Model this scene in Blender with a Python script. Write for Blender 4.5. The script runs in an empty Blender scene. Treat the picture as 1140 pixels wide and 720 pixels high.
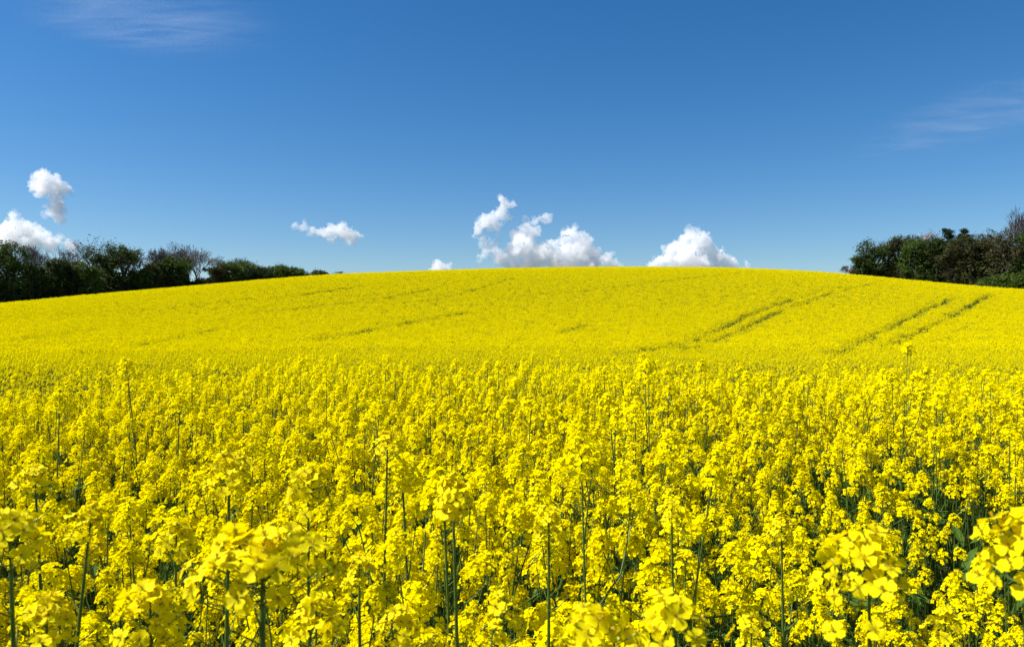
import bpy, math, random
import numpy as np
from mathutils import Vector, Matrix, noise, Euler

sc = bpy.context.scene
C = sc.collection
R = math.radians
RES_MARGIN = 1.0

# ------------------------------------------------------------------ camera, world, sun, exposure
EYE = 1.75
cam = bpy.data.cameras.new('camera')
cam.sensor_width = 36.0
cam.lens = 850.0 / 1140.0 * 36.0
cam.shift_y = 0.0018
cam.clip_start = 0.05
cam.clip_end = 90000.0
cam.dof.use_dof = True
cam.dof.focus_distance = 4.0
cam.dof.aperture_fstop = 15.0
camo = bpy.data.objects.new('camera', cam)
camo.location = (0, 0, EYE)
camo.rotation_euler = (R(90), 0, 0)
C.objects.link(camo)
sc.camera = camo

SUN_EL, SUN_AZ = 52.0, -95.0          # azimuth clockwise from +Y (the view direction)
w = bpy.data.worlds.new('World')
sc.world = w
w.use_nodes = True
wn, wl = w.node_tree.nodes, w.node_tree.links
sky = wn.new('ShaderNodeTexSky')
sky.sky_type = 'NISHITA'
sky.sun_disc = False
sky.sun_elevation = R(SUN_EL)
sky.sun_rotation = R(SUN_AZ % 360)
sky.altitude = 300
sky.air_density = 1.0
sky.dust_density = 0.5
sky.ozone_density = 5.0
hs = wn.new('ShaderNodeHueSaturation')
hs.inputs['Saturation'].default_value = 1.30
hs.inputs['Hue'].default_value = 0.5015
wl.new(sky.outputs[0], hs.inputs['Color'])
wl.new(hs.outputs[0], wn['Background'].inputs[0])
wn['Background'].inputs[1].default_value = 0.066

sun = bpy.data.lights.new('sun', 'SUN')
sun.energy = 5.0
sun.angle = R(0.53)
sun.color = (1.0, 0.95, 0.88)
suno = bpy.data.objects.new('sun', sun)
d = Vector((math.cos(R(SUN_EL)) * math.sin(R(SUN_AZ)), math.cos(R(SUN_EL)) * math.cos(R(SUN_AZ)), math.sin(R(SUN_EL))))
suno.rotation_euler = d.to_track_quat('Z', 'Y').to_euler()
C.objects.link(suno)

sc.view_settings.view_transform = 'Standard'
sc.view_settings.look = 'None'
sc.view_settings.exposure = 0.86
sc.view_settings.gamma = 1.0
cy = sc.cycles
cy.max_bounces = 64
cy.diffuse_bounces = 7
cy.glossy_bounces = 2
cy.transmission_bounces = 6
cy.volume_bounces = 64
cy.transparent_max_bounces = 24
cy.use_denoising = True
try:
    cy.denoising_prefilter = 'NONE'
except Exception:
    pass
cy.caustics_reflective = False
cy.caustics_refractive = False
cy.volume_max_steps = 96
try:
    cy.use_adaptive_sampling = True
    cy.adaptive_threshold = 0.01
except Exception:
    pass

# ------------------------------------------------------------------ helpers
def tag(o, label=None, cat=None, group=None, kind=None):
    if label: o['label'] = label
    if cat: o['category'] = cat
    if group: o['group'] = group
    if kind: o['kind'] = kind
    return o

def link(name, me, parent=None):
    o = bpy.data.objects.new(name, me)
    C.objects.link(o)
    if parent is not None:
        o.parent = parent
    return o

def empty(name, loc, rz=0.0):
    o = link(name, None)
    o.location = loc
    o.rotation_euler = (0, 0, rz)
    o.empty_display_size = 0.1
    return o

class MB:
    """collects verts / faces / material slots"""
    def __init__(s):
        s.v = []; s.f = []; s.m = []
    def add(s, v, f, m):
        b = len(s.v)
        s.v.extend(v)
        s.f.extend([tuple(i + b for i in q) for q in f])
        if isinstance(m, int): s.m.extend([m] * len(f))
        else: s.m.extend(m)
    def merge(s, o, mat):
        s.add([tuple(mat @ Vector(p)) for p in o.v], o.f, o.m)
    def mesh(s, name, mats, smooth=False):
        me = bpy.data.meshes.new(name)
        me.from_pydata([tuple(p) for p in s.v], [], s.f)
        for m in mats: me.materials.append(m)
        me.polygons.foreach_set('material_index', s.m)
        if smooth: me.polygons.foreach_set('use_smooth', [True] * len(s.f))
        me.update()
        return me

def basis(dv):
    dv = Vector(dv).normalized()
    a = Vector((0, 0, 1)) if abs(dv.z) < 0.9 else Vector((1, 0, 0))
    u = dv.cross(a).normalized()
    return u, dv.cross(u)

def tube(mb, pts, rad, n, m):
    """tapered tube through pts"""
    pts = [Vector(p) for p in pts]
    b = len(mb.v)
    for i, p in enumerate(pts):
        dv = (pts[min(i + 1, len(pts) - 1)] - pts[max(i - 1, 0)])
        u, v = basis(dv)
        r = rad[i]
        for k in range(n):
            a = 2 * math.pi * k / n
            mb.v.append(tuple(p + (u * math.cos(a) + v * math.sin(a)) * r))
    for i in range(len(pts) - 1):
        for k in range(n):
            k2 = (k + 1) % n
            mb.f.append((b + i * n + k, b + i * n + k2, b + (i + 1) * n + k2, b + (i + 1) * n + k))
            mb.m.append(m)

def smooth(a, b, x):
    t = np.clip((x - a) / (b - a), 0, 1)
    return t * t * (3 - 2 * t)

# ------------------------------------------------------------------ materials
def new_mat(name):
    m = bpy.data.materials.new(name)
    m.use_nodes = True
    nt = m.node_tree
    for n in list(nt.nodes): nt.nodes.remove(n)
    out = nt.nodes.new('ShaderNodeOutputMaterial')
    return m, nt, out

def leafy(name, c1, c2, tc=None, trans=0.35, rough=0.5, spec=0.25, scale=8.0, coord='Object', rand=0.0, c3=None, scale3=1.0):
    """thin leaf or petal: diffuse/gloss mixed with light passing through; c1..c2 by noise"""
    m, nt, out = new_mat(name)
    N, L = nt.nodes, nt.links
    tcn = N.new('ShaderNodeTexCoord')
    nz = N.new('ShaderNodeTexNoise'); nz.inputs['Scale'].default_value = scale; nz.inputs['Detail'].default_value = 2
    if coord == 'World':
        geo = N.new('ShaderNodeNewGeometry'); L.new(geo.outputs['Position'], nz.inputs['Vector'])
    else:
        L.new(tcn.outputs[coord], nz.inputs['Vector'])
    ramp = N.new('ShaderNodeMapRange'); ramp.inputs[1].default_value = 0.35; ramp.inputs[2].default_value = 0.65
    L.new(nz.outputs[0], ramp.inputs[0])
    mix = N.new('ShaderNodeMix'); mix.data_type = 'RGBA'
    L.new(ramp.outputs[0], mix.inputs['Factor'])
    mix.inputs['A'].default_value = (*c1, 1); mix.inputs['B'].default_value = (*c2, 1)
    col = mix.outputs['Result']
    if c3 is not None:
        geo3 = N.new('ShaderNodeNewGeometry')
        nz3 = N.new('ShaderNodeTexNoise'); nz3.inputs['Scale'].default_value = scale3; nz3.inputs['Detail'].default_value = 3
        L.new(geo3.outputs['Position'], nz3.inputs['Vector'])
        r3 = N.new('ShaderNodeMapRange'); r3.inputs[1].default_value = 0.45; r3.inputs[2].default_value = 0.7
        L.new(nz3.outputs[0], r3.inputs[0])
        mx3 = N.new('ShaderNodeMix'); mx3.data_type = 'RGBA'
        L.new(r3.outputs[0], mx3.inputs['Factor']); L.new(col, mx3.inputs['A']); mx3.inputs['B'].default_value = (*c3, 1)
        col = mx3.outputs['Result']
    if rand > 0:
        oi = N.new('ShaderNodeObjectInfo')
        mr = N.new('ShaderNodeMapRange'); mr.inputs[3].default_value = 1 - rand; mr.inputs[4].default_value = 1 + rand * 0.4
        L.new(oi.outputs['Random'], mr.inputs[0])
        mm = N.new('ShaderNodeMix'); mm.data_type = 'RGBA'; mm.blend_type = 'MULTIPLY'; mm.inputs['Factor'].default_value = 1
        L.new(col, mm.inputs['A']); L.new(mr.outputs[0], mm.inputs['B'])
        col = mm.outputs['Result']
    bs = N.new('ShaderNodeBsdfPrincipled')
    bs.inputs['Roughness'].default_value = rough
    bs.inputs['Specular IOR Level'].default_value = spec
    L.new(col, bs.inputs['Base Color'])
    if trans > 0:
        tr = N.new('ShaderNodeBsdfTranslucent')
        if tc: tr.inputs['Color'].default_value = (*tc, 1)
        else: L.new(col, tr.inputs['Color'])
        ms = N.new('ShaderNodeMixShader'); ms.inputs[0].default_value = trans
        L.new(bs.outputs[0], ms.inputs[1]); L.new(tr.outputs[0], ms.inputs[2])
        L.new(ms.outputs[0], out.inputs['Surface'])
    else:
        L.new(bs.outputs[0], out.inputs['Surface'])
    return m

M_PETAL = leafy('petal_yellow', (0.90, 0.82, 0.0), (0.87, 0.73, 0.0), trans=0.42, rough=0.7, spec=0.0, scale=90, rand=0.10)
def near_petal():
    m, nt, out = new_mat('petal_near')
    N, L = nt.nodes, nt.links
    tc = N.new('ShaderNodeTexCoord'); oi = N.new('ShaderNodeObjectInfo')
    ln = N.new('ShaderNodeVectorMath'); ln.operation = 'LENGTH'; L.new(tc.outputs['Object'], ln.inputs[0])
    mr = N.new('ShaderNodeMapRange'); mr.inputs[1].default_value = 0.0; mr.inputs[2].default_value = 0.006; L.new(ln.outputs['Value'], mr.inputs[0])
    nz = N.new('ShaderNodeTexNoise'); nz.inputs['Scale'].default_value = 260; nz.inputs['Detail'].default_value = 3
    L.new(tc.outputs['Object'], nz.inputs['Vector'])
    sp = N.new('ShaderNodeSeparateXYZ'); L.new(tc.outputs['Object'], sp.inputs[0])
    at = N.new('ShaderNodeMath'); at.operation = 'ARCTAN2'; L.new(sp.outputs[0], at.inputs[0]); L.new(sp.outputs[1], at.inputs[1])
    ml = N.new('ShaderNodeMath'); ml.operation = 'MULTIPLY'; L.new(at.outputs[0], ml.inputs[0]); ml.inputs[1].default_value = 42.0
    sn = N.new('ShaderNodeMath'); sn.operation = 'SINE'; L.new(ml.outputs[0], sn.inputs[0])
    ad = N.new('ShaderNodeMath'); ad.operation = 'MULTIPLY_ADD'; L.new(sn.outputs[0], ad.inputs[0]); ad.inputs[1].default_value = .22; L.new(nz.outputs[0], ad.inputs[2])
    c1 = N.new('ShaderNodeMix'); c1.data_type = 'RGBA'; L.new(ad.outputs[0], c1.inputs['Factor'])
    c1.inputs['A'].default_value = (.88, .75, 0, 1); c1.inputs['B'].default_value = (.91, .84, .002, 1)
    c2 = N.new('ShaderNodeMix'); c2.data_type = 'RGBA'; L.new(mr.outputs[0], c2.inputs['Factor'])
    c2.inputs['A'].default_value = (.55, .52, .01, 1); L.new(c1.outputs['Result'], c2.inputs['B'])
    bs = N.new('ShaderNodeBsdfPrincipled'); bs.inputs['Roughness'].default_value = .6; bs.inputs['Specular IOR Level'].default_value = .08
    bp = N.new('ShaderNodeBump'); bp.inputs['Strength'].default_value = .55; bp.inputs['Distance'].default_value = .0006
    L.new(ad.outputs[0], bp.inputs['Height']); L.new(bp.outputs[0], bs.inputs['Normal'])
    L.new(c2.outputs['Result'], bs.inputs['Base Color'])
    tr = N.new('ShaderNodeBsdfTranslucent'); tr.inputs['Color'].default_value = (.93, .74, 0, 1)
    ms = N.new('ShaderNodeMixShader'); ms.inputs[0].default_value = .42
    L.new(bs.outputs[0], ms.inputs[1]); L.new(tr.outputs[0], ms.inputs[2]); L.new(ms.outputs[0], out.inputs['Surface'])
    return m
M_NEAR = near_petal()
M_BUD = leafy('bud_green_yellow', (0.55, 0.55, 0.03), (0.30, 0.40, 0.04), trans=0.1, scale=60)
M_STAMEN = leafy('stamen_amber', (0.72, 0.46, 0.01), (0.55, 0.50, 0.02), trans=0.1, scale=60)
M_STEM = leafy('stem_green', (0.09, 0.15, 0.02), (0.055, 0.10, 0.016), trans=0.0, rough=0.6, scale=30)
M_LEAF = leafy('rape_leaf', (0.055, 0.115, 0.014), (0.085, 0.15, 0.02), trans=0.3, rough=0.65, spec=0.1, scale=20)
PM = [M_PETAL, M_BUD, M_STEM, M_STAMEN, M_LEAF]      # material slots shared by all plant meshes

def ground_mat():
    m, nt, out = new_mat('field_soil')
    N, L = nt.nodes, nt.links
    geo = N.new('ShaderNodeNewGeometry')
    nz = N.new('ShaderNodeTexNoise'); nz.inputs['Scale'].default_value = 3.0; nz.inputs['Detail'].default_value = 8
    L.new(geo.outputs['Position'], nz.inputs['Vector'])
    mx = N.new('ShaderNodeMix'); mx.data_type = 'RGBA'
    mx.inputs['A'].default_value = (0.035, 0.05, 0.015, 1); mx.inputs['B'].default_value = (0.10, 0.075, 0.045, 1)
    r = N.new('ShaderNodeMapRange'); r.inputs[1].default_value = 0.4; r.inputs[2].default_value = 0.65
    L.new(nz.outputs[0], r.inputs[0]); L.new(r.outputs[0], mx.inputs['Factor'])
    b = N.new('ShaderNodeBsdfPrincipled'); b.inputs['Roughness'].default_value = 0.95; b.inputs['Specular IOR Level'].default_value = 0.1
    L.new(mx.outputs['Result'], b.inputs['Base Color'])
    bp = N.new('ShaderNodeBump'); bp.inputs['Strength'].default_value = 0.6; bp.inputs['Distance'].default_value = 0.05
    L.new(nz.outputs[0], bp.inputs['Height']); L.new(bp.outputs[0], b.inputs['Normal'])
    L.new(b.outputs[0], out.inputs['Surface'])
    return m

# ------------------------------------------------------------------ terrain
FX = 850.0
CPX = np.array([-300, -150, 0, 100, 200, 300, 370, 450, 560, 640, 740, 820, 900, 960, 1020, 1090, 1140, 1290, 1440], float)
CPY = np.array([352, 347, 338.5, 328.5, 320, 311, 305.5, 302.5, 299, 297.5, 297.5, 298.5, 302, 307, 313, 319.5, 323, 332, 345], float)
CAN = 1.20                            # canopy height on the hill
def crest(px):
    # smooth interpolation of the hill's brow against azimuth
    k = np.array([-30, -15, 0, 15, 30.])
    s = 0
    for kk in k: s = s + np.interp(px + kk, CPX, CPY)
    return (362.0 - s / 5.0) / FX
def crest_r(px):
    return np.interp(px, [-300, 0, 370, 570, 800, 1000, 1140, 1440], [165, 172, 196, 205, 200, 176, 158, 150])
R0 = 28.0
def terr(x, y):
    x = np.asarray(x, float); y = np.asarray(y, float)
    r = np.hypot(x, y)
    th = np.arctan2(x, np.maximum(y, -1e9))
    thc = np.clip(th, -0.72, 0.72)
    c = np.cos(thc)
    px = 570 + FX * np.tan(thc)
    tcr = crest(px)
    rc = crest_r(px)
    u = (r - R0) / (rc - R0)
    t0 = -0.0440 + 0.00001 * np.abs(px - 600)* -1
    g = 1 - np.power(np.clip(1 - u, 0, 1), 1.6)
    t = t0 + (tcr - t0) * g
    t = np.where(u > 1, tcr - 0.28 * (u - 1) ** 2, t)
    hill = EYE - CAN + r * c * t
    # behind the brow the land falls away and levels out
    far = smooth(1.5, 3.6, u)
    hill = hill * (1 - far) + (-6.0) * far
    wob = 0.9 * np.sin(3.1 * np.sin(th * 4.0) + th * 9.0) - 1.0 * np.exp(-((px - 40) / 120) ** 2) + 1.2 * np.exp(-((px - 360) / 120) ** 2)
    near = -1.9 * smooth(7.0 + wob, 22.0 + wob, r)
    # out to the sides and behind the viewer the slope dies out
    side = smooth(0.95, 2.2, np.abs(th))
    wgt = smooth(17.0, 31.0, r) * (1 - side)
    lev = near * (1 - side) - 0.4 * side
    z = lev * (1 - wgt) + hill * wgt
    return z

def tz(x, y): return float(terr(x, y))

def build_ground():
    rs = np.concatenate([[0.0], np.linspace(0.6, 30, 50), np.linspace(31, 260, 150), np.geomspace(265, 45000, 50)])
    na = 400
    ang = np.linspace(-math.pi, math.pi, na, endpoint=False)
    v = [(0, 0, tz(0, 0))]
    rr, aa = np.meshgrid(rs[1:], ang, indexing='ij')
    X = rr * np.sin(aa); Y = rr * np.cos(aa); Z = terr(X, Y)
    v += list(zip(X.ravel().tolist(), Y.ravel().tolist(), Z.ravel().tolist()))
    f = []
    for k in range(na): f.append((0, 1 + (k + 1) % na, 1 + k))
    for i in range(len(rs) - 2):
        b0 = 1 + i * na; b1 = b0 + na
        for k in range(na):
            k2 = (k + 1) % na
            f.append((b0 + k, b0 + k2, b1 + k2, b1 + k))
    me = bpy.data.meshes.new('ground'); me.from_pydata(v, [], f)
    me.polygons.foreach_set('use_smooth', [True] * len(f))
    me.materials.append(ground_mat())
    o = link('ground', me)
    tag(o, kind='structure')
    return o
build_ground()

nr = np.random.default_rng(5)
# ------------------------------------------------------------------ tramlines (wheel tracks through the crop), world polylines
def to_ground(px, py):
    a = (px - 570) / FX
    t = (362 - py) / FX
    ys = np.linspace(26, 230, 900)
    zz = terr(ys * a, ys) + CAN
    zr = EYE + ys * t
    dlt = zz - zr
    i = np.argmax(dlt >= 0)
    if dlt[i] < 0: i = int(np.argmax(dlt))
    return (float(ys[i] * a), float(ys[i]))
TR_PX = [  # (points, wheel track width, strength)
    ([(925, 395), (945, 386), (975, 371), (1005, 357), (1030, 345), (1062, 331)], 0.5, 1.0),
    ([(985, 386), (1005, 377), (1032, 364), (1062, 350), (1090, 334), (1104, 327)], 0.5, 1.0),
    ([(1035, 384), (1066, 369), (1082, 361), (1098, 357)], 0.30, 0.7),
    ([(675, 394), (722, 389), (760, 381), (792, 370), (830, 351), (880, 333)], 0.56, 1.0),
    ([(880, 333), (935, 320)], 0.38, 0.6),
    ([(765, 389), (792, 380), (816, 371), (842, 358), (868, 346)], 0.56, 1.0),
    ([(868, 346), (910, 331), (985, 313)], 0.38, 0.7),
    ([(620, 372), (636, 368), (655, 361)], 0.45, 1.0),
    ([(340, 381), (360, 377), (400, 370), (440, 362), (482, 354), (520, 348)], 0.62, 1.0),
    ([(470, 336), (500, 330), (530, 322), (570, 309.5)], 0.42, 0.8),
    ([(560, 332), (640, 325), (700, 318), (770, 309), (830, 303)], 0.45, 0.7),
    ([(0, 381), (40, 376), (75, 371), (108, 366)], 0.62, 1.0),
    ([(100, 394), (150, 386), (210, 373), (246, 366)], 0.5, 0.9),
    ([(0, 352), (90, 349), (200, 342), (265, 334), (330, 329), (400, 319)], 0.55, 0.9),
    ([(250, 352), (300, 347), (360, 340), (420, 333), (480, 322)], 0.5, 0.8),
    ([(600, 345), (700, 338), (760, 330), (830, 318)], 0.26, 0.45),
    ([(840, 352), (900, 338), (960, 326), (1010, 318)], 0.26, 0.4),
]
TRACKS = []
for pts, wd, st in TR_PX:
    g = [to_ground(*p) for p in pts]
    # resample
    q = []
    for (x0, y0), (x1, y1) in zip(g[:-1], g[1:]):
        n = max(2, int(math.hypot(x1 - x0, y1 - y0) / 0.5))
        for k in range(n): q.append((x0 + (x1 - x0) * k / n, y0 + (y1 - y0) * k / n))
    q.append(g[-1])
    TRACKS.append((np.array(q), wd, st))

def track_keep(x, y, rng):
    """False where a wheel has pressed the crop down (gaps come and go along the track)"""
    keep = np.ones(len(x), bool)
    sink = np.zeros(len(x))
    for q, wd, st in TRACKS:
        lo = q.min(0) - 2; hi = q.max(0) + 2
        idx = np.where((x > lo[0]) & (x < hi[0]) & (y > lo[1]) & (y < hi[1]))[0]
        if len(idx) == 0: continue
        for s in range(0, len(idx), 4000):
            ii = idx[s:s + 4000]
            dd = np.sqrt(((x[ii, None] - q[None, :, 0]) ** 2 + (y[ii, None] - q[None, :, 1]) ** 2).min(1))
            # width of the bare strip wavers along the track
            wv = 0.5 + 0.5 * np.sin(0.9 * x[ii] + 1.3 * y[ii]) * np.sin(0.23 * x[ii] - 0.31 * y[ii] + 1.0)
            wv = np.clip(wv + nr.normal(0, .18, len(ii)), 0, 1)
            lim = wd * (0.30 + 1.25 * wv * st) * (0.7 + 0.3 * st) * (1 + np.maximum(0, y[ii] - 60) / 160)
            keep[ii] &= ~(dd < lim) | (rng.random(len(ii)) > 0.55 + 0.45 * st)
            sink[ii] = np.maximum(sink[ii], np.clip(1.6 - dd / np.maximum(lim, .05), 0, 1) * 0.25 * st)
    return keep, sink

# ------------------------------------------------------------------ rape flowers
rnd = random.Random(11)

def petal0(ang, ln, wd, cup, droop, rng):
    """curved petal, 3 x 5 verts"""
    rows = [0.06, 0.26, 0.48, 0.70, 0.88, 1.0]
    ws = [0.09, 0.24, 0.43, 0.52, 0.45, 0.24]
    tw = rng.uniform(-.5, .5); cr = rng.uniform(.05, .22)
    v = []
    for s, hw in zip(rows, ws):
        for c in (-1, 0, 1):
            x = s * ln - (0.0 if c == 0 else (0.12 * ln if s == 1.0 else 0))
            y = c * hw * wd
            z = cup * s * ln - droop * s * s * ln + abs(c) * cr * wd * s + tw * y * s + rng.uniform(-.045, .045) * ln * s
            v.append((x * math.cos(ang) - y * math.sin(ang), x * math.sin(ang) + y * math.cos(ang), z))
    f = []
    for i in range(5):
        for j in range(2):
            a = i * 3 + j
            f.append((a, a + 1, a + 4, a + 3))
    return v, f

def petal1(ang, ln, wd, cup, droop):
    P = [(0.0, 0, 0), (0.62, -0.5, 0.12), (0.62, 0.5, 0.12), (1.0, -0.2, 0), (1.0, 0.2, 0), (0.6, 0, 0)]
    v = []
    for (s, c, up) in P:
        x = s * ln; y = c * wd; z = cup * s * ln - droop * s * s * ln + up * wd
        v.append((x * math.cos(ang) - y * math.sin(ang), x * math.sin(ang) + y * math.cos(ang), z))
    return v, [(0, 1, 3, 5), (0, 5, 4, 2), (5, 3, 4)]

def flower(lod, rng, size=1.0):
    mb = MB()
    ln = 0.0105 * size; wd = 0.0095 * size
    cup = rng.uniform(0.15, 0.5); droop = rng.uniform(0.15, 0.45)
    a0 = rng.uniform(0, 6.28)
    for k in range(4):
        a = a0 + k * math.pi / 2 + rng.uniform(-.12, .12)
        cu = cup + rng.uniform(-.15, .15); dr = droop + rng.uniform(-.1, .15)
        if lod == 0:
            v, f = petal0(a, ln, wd, cu, dr, rng)
        elif lod == 1:
            v, f = petal1(a, ln, wd, cu, dr)
        else:
            v4 = [(0, 0, 0), (0.7 * ln, -0.5 * wd, cu * .6 * ln), (1.02 * ln, 0, (cu - dr) * ln), (0.7 * ln, 0.5 * wd, cu * .6 * ln)]
            v = [(x * math.cos(a) - y * math.sin(a), x * math.sin(a) + y * math.cos(a), z) for x, y, z in v4]
            f = [(0, 1, 2, 3)]
        mb.add(v, f, 0)
    if lod == 0:
        for k in range(5):
            a = rng.uniform(0, 6.28); r = 0.0012
            tube(mb, [(0, 0, 0), (r * math.cos(a), r * math.sin(a), 0.0045 * size)], [0.0003, 0.0005], 3, 3)
        tube(mb, [(0, 0, -0.003), (0, 0, 0.0005)], [0.0012, 0.0016], 5, 1)
    elif lod == 1:
        tube(mb, [(0, 0, -0.002), (0, 0, 0.003)], [0.0012, 0.0007], 3, 3)
    return mb

FL = {l: [flower(l, rnd, rnd.uniform(0.88, 1.12)) for _ in range(6)] for l in (0, 1, 2)}

def orient(nrm, spin=0.0):
    q = Vector(nrm).normalized().to_track_quat('Z', 'Y')
    return q.to_matrix().to_4x4() @ Matrix.Rotation(spin, 4, 'Z')

def bud(mb, p, dv, s, n=5):
    u, v = basis(dv); dv = Vector(dv).normalized(); p = Vector(p)
    tube(mb, [p, p + dv * .3 * s, p + dv * .7 * s, p + dv * s], [0.1 * s, 0.24 * s, 0.21 * s, 0.05 * s], n, 1)

def head(lod, rng, nfl, rad, length, want_flowers=False):
    """a raceme: dome of open flowers round a tuft of buds; the axis foot is at the origin, it grows along +Z.
    With want_flowers the open flowers come back as placements instead of being merged in."""
    mb = MB(); places = []
    tube(mb, [(0, 0, 0), (0, 0, length)], [0.0017, 0.0012], 4 if lod < 2 else 3, 2)
    ga = 2.39996
    for i in range(nfl):
        s = (i + 0.5) / nfl                          # 0 = oldest, lowest; 1 = youngest, top
        a = i * ga + rng.uniform(-.35, .35)
        zf = length * (0.02 + 0.98 * s + rng.uniform(-.12, .12))
        pr = rad * (1.05 - 0.66 * s ** 2.0) * rng.uniform(0.62, 1.25)
        el = 0.25 + 0.75 * s + rng.uniform(-.25, .3)
        dr = Vector((math.cos(a), math.sin(a), 0))
        p0 = Vector((0, 0, zf))
        p1 = p0 + dr * pr * math.cos(el) * 1.0 + Vector((0, 0, pr * math.sin(el) * 0.75))
        nrm = dr * (1.0 - 0.45 * s) + Vector((0, 0, 0.30 + 0.95 * s)) + Vector((rng.uniform(-.6, .6), rng.uniform(-.6, .6), rng.uniform(-.45, .45)))
        if lod < 2:
            tube(mb, [p0, (p0 + p1) / 2 + Vector((0, 0, -0.1 * pr)), p1], [0.0006, 0.0005, 0.0006], 3, 2)
        M = Matrix.Translation(p1) @ orient(nrm, rng.uniform(0, 6.28)) @ Matrix.Scale(rng.uniform(0.85, 1.12), 4)
        vi = rng.randrange(6)
        if want_flowers: vi = rng.randrange(14)
        if want_flowers: places.append((vi, M))
        else: mb.merge(FL[lod][vi], M)
    nb = {0: 11, 1: 6, 2: 2}[lod]
    for i in range(nb):
        a = i * ga; t = (i + .5) / nb
        dv = Vector((math.cos(a) * t * .75, math.sin(a) * t * .75, 1.0))
        p = Vector((0, 0, length - .004)) + dv * 0.003
        bud(mb, p, dv, rng.uniform(.007, .010), 5 if lod == 0 else (4 if lod == 1 else 3))
    # a few young pods below the flowers
    if lod < 2:
        for i in range(rng.randint(2, 5)):
            a = rng.uniform(0, 6.28); z = -rng.uniform(0.0, 0.05)
            dv = Vector((math.cos(a), math.sin(a), rng.uniform(.5, .9)))
            p = Vector((0, 0, z)); tube(mb, [p, p + dv * .012, p + dv * .035], [.0006, .0009, .0003], 3, 2)
    return mb, places

HEAD_SPECS = [(27, .031, .050), (32, .036, .056), (23, .029, .040), (30, .033, .075), (18, .024, .036), (36, .040, .060), (25, .031, .070), (13, .021, .034)]
HEADS = {l: [head(l, random.Random(100 + k), max(8, int(n * (1 if l < 2 else .8))), r, ln)[0] for k, (n, r, ln) in enumerate(HEAD_SPECS)] for l in (1, 2)}
HEAD_ME = [mb.mesh('flower_head', PM) for mb in HEADS[1]]

def leaf_mb(ln, wd, rng):
    mb = MB()
    rows = [(0, .25), (.25, .8), (.55, 1), (.8, .6), (1, .05)]
    v = []
    dr = rng.uniform(.3, .8)
    for s, hw in rows:
        for c in (-1, 0, 1):
            v.append((s * ln, c * hw * wd * .5, 0.55 * s * ln - dr * s * s * ln + abs(c) * .12 * wd + (rng.uniform(-.02, .02) * ln if c else 0)))
    f = [(i * 3 + j, i * 3 + j + 1, i * 3 + j + 4, i * 3 + j + 3) for i in range(4) for j in range(2)]
    mb.add(v, f, 4)
    return mb
LEAVES = [leaf_mb(rnd.uniform(.09, .16), rnd.uniform(.022, .038), rnd) for _ in range(4)]
LEAF_ME = [l.mesh('leaf', PM, True) for l in LEAVES]

def plant_spec(rng, H, nbr, spread, sides=4):
    """stem mesh + head placements + leaf placements, foot at the origin"""
    mb = MB()
    lean = Vector((rng.uniform(-.06, .06), rng.uniform(-.06, .06), 0)) * H
    def axis(t): return Vector((lean.x * t * t + .012 * math.sin(5 * t + H), lean.y * t * t + .012 * math.cos(4 * t), H * t))
    pts = [axis(t) for t in (0, .2, .4, .6, .8, 1.0)]
    tube(mb, pts, [.0055, .005, .0044, .0036, .0026, .0018], sides, 2)
    heads = [(pts[-1], (pts[-1] - pts[-2]).normalized(), rng.uniform(1.0, 1.25))]
    leaves = []
    for k in range(nbr):
        t0 = 0.40 + 0.42 * (k + rng.random() * .6) / nbr
        a = k * 2.4 + rng.uniform(-.4, .4)
        p0 = axis(t0)
        top = H * (rng.uniform(.80, .97) if k % 3 else rng.uniform(.66, .84))
        rr = spread * rng.uniform(.35, 1.0)
        p2 = Vector((p0.x + math.cos(a) * rr, p0.y + math.sin(a) * rr, max(top, p0.z + .12)))
        p1 = p0.lerp(p2, .5) + Vector((math.cos(a) * rr * .22, math.sin(a) * rr * .22, -.02))
        tube(mb, [p0, p1, p2], [.0026, .0021, .0014], max(3, sides - 1), 2)
        heads.append((p2, (p2 - p1).normalized() * .6 + Vector((0, 0, .6)), rng.uniform(.72, 1.08)))
        leaves.append((p0, a, rng.uniform(.8, 1.3)))
    for k in range(4):
        t0 = rng.uniform(.15, .6)
        leaves.append((axis(t0), rng.uniform(0, 6.28), rng.uniform(1.2, 2.2)))
    # bare side twigs with pods
    for k in range(3):
        t0 = rng.uniform(.5, .85); a = rng.uniform(0, 6.28); p0 = axis(t0)
        dv = Vector((math.cos(a) * .5, math.sin(a) * .5, 1)); l = rng.uniform(.08, .2)
        tube(mb, [p0, p0 + dv * l * .5 + Vector((math.cos(a), math.sin(a), 0)) * .01, p0 + dv * l], [.0012, .001, .0006], 3, 2)
    return mb, heads, leaves

# ------------------------------------------------------------------ nearest plants: one object each, with parts
KIND_H = 1.22
SPECS = []
for k in range(12):
    rr = random.Random(500 + k)
    mb, hs, ls = plant_spec(rr, KIND_H, rr.choice([7, 8, 9]), rr.uniform(.16, .24))
    SPECS.append((mb.mesh('stem', PM, True), hs, ls, mb))

GROUP = 'rapeseed plants of the front rows'
protos = []
def make_plant(k):
    me, hs, ls, _ = SPECS[k]
    root = empty('rapeseed_plant', (0, 0, 0))
    rr = random.Random(900 + k)
    link('stem', me, root)
    for p, dv, s in hs:
        h = link('flower_head', HEAD_ME[rr.randrange(len(HEAD_ME))], root)
        h.matrix_local = Matrix.Translation(p) @ orient(dv, rr.uniform(0, 6.28)) @ Matrix.Scale(s, 4)
    for p, a, s in ls[2:4]:
        l = link('leaf', LEAF_ME[rr.randrange(4)], root)
        l.matrix_local = Matrix.Translation(p) @ Matrix.Rotation(a, 4, 'Z') @ Matrix.Scale(s, 4)
    return root

def dup(root):
    r = root.copy(); C.objects.link(r)
    for ch in root.children:
        c = ch.copy(); C.objects.link(c); c.parent = r
    return r

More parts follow.
